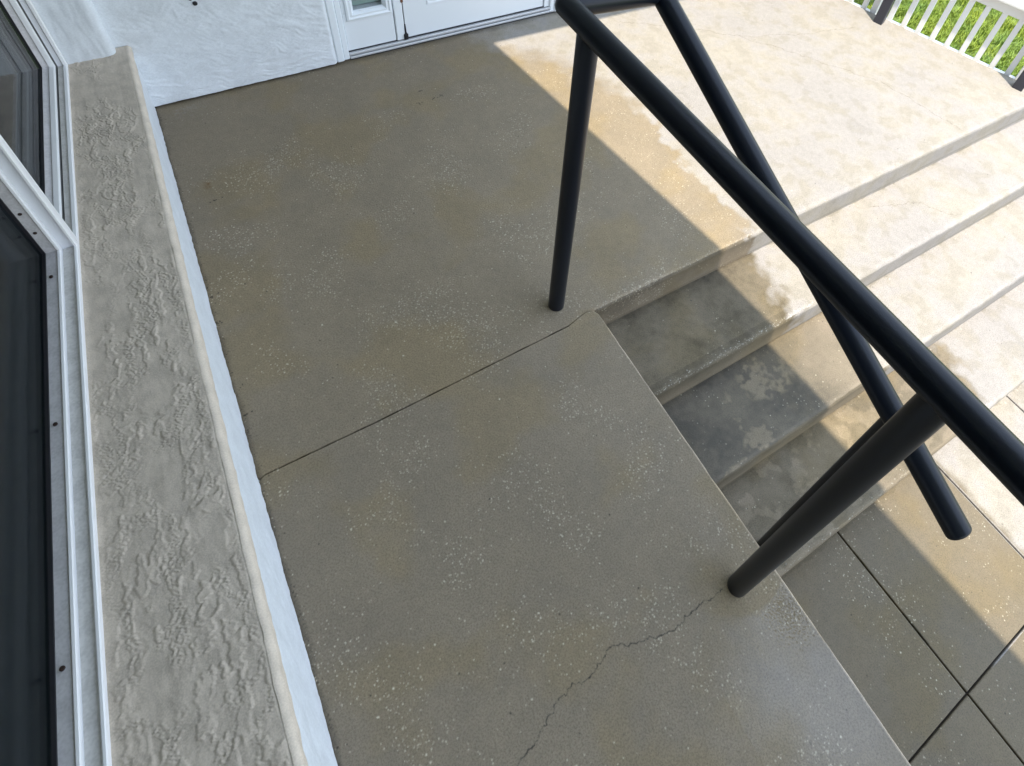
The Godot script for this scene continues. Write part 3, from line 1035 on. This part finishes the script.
func build_railing() -> void:
	var at := Vector3(3.332, 0, 0.689) + Vector3(0.949, 0, -0.315) * 0.02
	var turn := atan2(0.315, 0.949)
	var kinds := [
		[0.0, "low white baluster railing between the two black posts at the landing edge"],
		[-0.79, "white railing section beyond the farther black post, mostly out of view"]]
	var first: Node3D = null
	for k in kinds:
		var f: Node3D
		if first == null:
			f = base("white_railing")
			first = f
			for i in 9:
				put(boxm(Vector3(-0.011, -0.012, 0.031 + i * 0.0800 - 0.0130), Vector3(0.011, 0.270, 0.031 + i * 0.0800 + 0.0130), 0.0015), "baluster", M.vinyl, f)
			put(boxm(Vector3(-0.018, -0.040, -0.025), Vector3(0.020, -0.011, 0.745), 0.003), "bottom_rail", M.vinyl, f)
			put(boxm(Vector3(-0.016, 0.270, -0.025), Vector3(0.018, 0.333, 0.745), 0.003), "top_rail", M.vinyl, f)
			put(boxm(Vector3(-0.062, 0.333, -0.025), Vector3(0.062, 0.352, 0.745), 0.004), "cap", M.vinyl, f)
			put(boxm(Vector3(-0.020, -0.040, 0.712), Vector3(0.020, 0.34, 0.7445), 0.002), "end_stile", M.vinyl, f)
		else:
			f = first.duplicate()
			f.name = numbered("white_railing")
			add_child(f, true)
		f.rotation.y = turn
		f.position = at + Vector3(0.315, 0, 0.949) * k[0]
		tag(f, k[1], "railing", "white railing sections along the landing edge")
	# posts that stand on the slab just inside
	var labels := ["black metal post at the landing edge, farther from the steps", "black metal post at the landing edge beside the top step"]
	var spots := [Vector3(3.268, 0, 0.712), Vector3(3.497, 0, 1.418)]
	var p0: Node3D = null
	for i in 2:
		var p: Node3D
		if p0 == null:
			p = base("railing_post")
			p0 = p
			put(boxm(Vector3(-0.024, -0.01, -0.024), Vector3(0.024, 1.02, 0.024), 0.003), "shaft", M.fence_post, p)
			put(boxm(Vector3(-0.030, 1.02, -0.030), Vector3(0.030, 1.035, 0.030), 0.004), "post_cap", M.fence_post, p)
		else:
			p = p0.duplicate()
			p.name = numbered("railing_post")
			add_child(p, true)
		p.position = spots[i]
		p.rotation.y = turn
		tag(p, labels[i], "post", "black posts along the landing edge")

func build_lawn() -> void:
	var l := put(boxm(Vector3(-60, -0.9, -60), Vector3(90, -0.56, 90), 0.01), "lawn", M.lawn)
	structure(l)
	# a tuft of blades, repeated
	var st := begin()
	for k in 16:
		var a := rng.randf() * TAU
		var o := Vector3(rng.randf_range(-0.03, 0.03), 0, rng.randf_range(-0.03, 0.03))
		var d := Vector3(cos(a), 0, sin(a))
		var s := Vector3(-d.z, 0, d.x) * rng.randf_range(0.0020, 0.0036)
		var hgt := rng.randf_range(0.045, 0.085)
		var lean := rng.randf_range(0.01, 0.05)
		var pts := []
		for j in 4:
			var t := j / 3.0
			pts.append([o + d * lean * t * t + Vector3.UP * hgt * t * (1.0 - 0.2 * t), s * (1.0 - t * 0.92)])
		var shade := rng.randf_range(0.88, 1.12)
		for j in 3:
			var n := (Vector3.UP * 0.6 + d * 0.5).normalized()
			st.set_color(Color(0.27 * shade, 0.40 * shade, 0.055 * shade))
			quad(st, pts[j][0] - pts[j][1], pts[j][0] + pts[j][1], pts[j + 1][0] + pts[j + 1][1], pts[j + 1][0] - pts[j + 1][1], n)
	var tuft := st.commit()
	tuft.surface_set_material(0, M.grass)
	var mm := MultiMesh.new()
	mm.transform_format = MultiMesh.TRANSFORM_3D
	mm.use_colors = true
	mm.mesh = tuft
	var cn := noise(301, 1.4, 3)
	var spots := []
	for i in 26000:
		var u := rng.randf()
		var x := 3.35 + pow(u, 1.35) * 5.6
		var z := rng.randf_range(-3.4, 3.4)
		if x < slab_edge_x(z) + 0.03: continue
		spots.append(Vector3(x, -0.562, z))
	mm.instance_count = spots.size()
	for i in spots.size():
		var sc := rng.randf_range(0.7, 1.25)
		mm.set_instance_transform(i, Transform3D(Basis(Vector3.UP, rng.randf() * TAU).scaled(Vector3(sc, sc, sc)), spots[i]))
		var t: float = cn.get_noise_2d(spots[i].x * 2.0, spots[i].z * 2.0)
		mm.set_instance_color(i, Color(1.05 + t * 0.5, 1.0 + t * 0.25, 0.9 - t * 0.3))
	var mi := MultiMeshInstance3D.new()
	mi.multimesh = mm
	mi.name = numbered("grass")
	mi.set_meta("kind", "stuff")
	mi.set_meta("label", "short green lawn grass beyond the white railing")
	mi.set_meta("category", "grass")
	add_child(mi, true)

func _ready() -> void:
	rng.seed = 7
	# camera: the photograph is cropped off-centre, so the lens is shifted
	var cam := Camera3D.new()
	cam.name = "camera"
	add_child(cam)
	cam.position = Vector3(0.23155, 1.76, 2.35487)
	cam.rotation = Vector3(-0.80031, -0.69535, 0.17503)
	var near := 0.05
	var f := 656.023
	cam.set_frustum(766.0 / f * near, Vector2(-95.15 / f * near, -204.32 / f * near), near, 400.0)
	cam.current = true
	# sky, sun and exposure
	var env := Environment.new()
	env.background_mode = Environment.BG_SKY
	var sky := Sky.new()
	var sm := ProceduralSkyMaterial.new()
	sm.sky_top_color = Color(0.69, 0.755, 0.85)
	sm.sky_horizon_color = Color(0.90, 0.905, 0.91)
	sm.sky_curve = 0.16
	sm.sky_energy_multiplier = 1.22
	sm.ground_horizon_color = Color(0.70, 0.74, 0.74)
	sm.ground_bottom_color = Color(0.40, 0.42, 0.36)
	sky.sky_material = sm
	env.sky = sky
	env.tonemap_mode = Environment.TONE_MAPPER_LINEAR
	env.tonemap_exposure = 2.8
	env.sdfgi_enabled = true
	env.ssao_enabled = true
	env.ssil_enabled = true
	var we := WorldEnvironment.new()
	we.environment = env
	we.name = "world"
	add_child(we)
	var sun := DirectionalLight3D.new()
	sun.name = "sun"
	sun.light_energy = 0.80
	sun.light_color = Color(1.0, 0.955, 0.88)
	sun.light_angular_distance = 0.5
	sun.shadow_enabled = true
	add_child(sun)
	sun.look_at_from_position(Vector3.ZERO, Vector3(0.115, -1.0, -0.27), Vector3.FORWARD)
	materials()
	build_lawn()
	build_paving()
	build_landing()
	build_steps()
	build_house()
	build_handrail()
	build_railing()
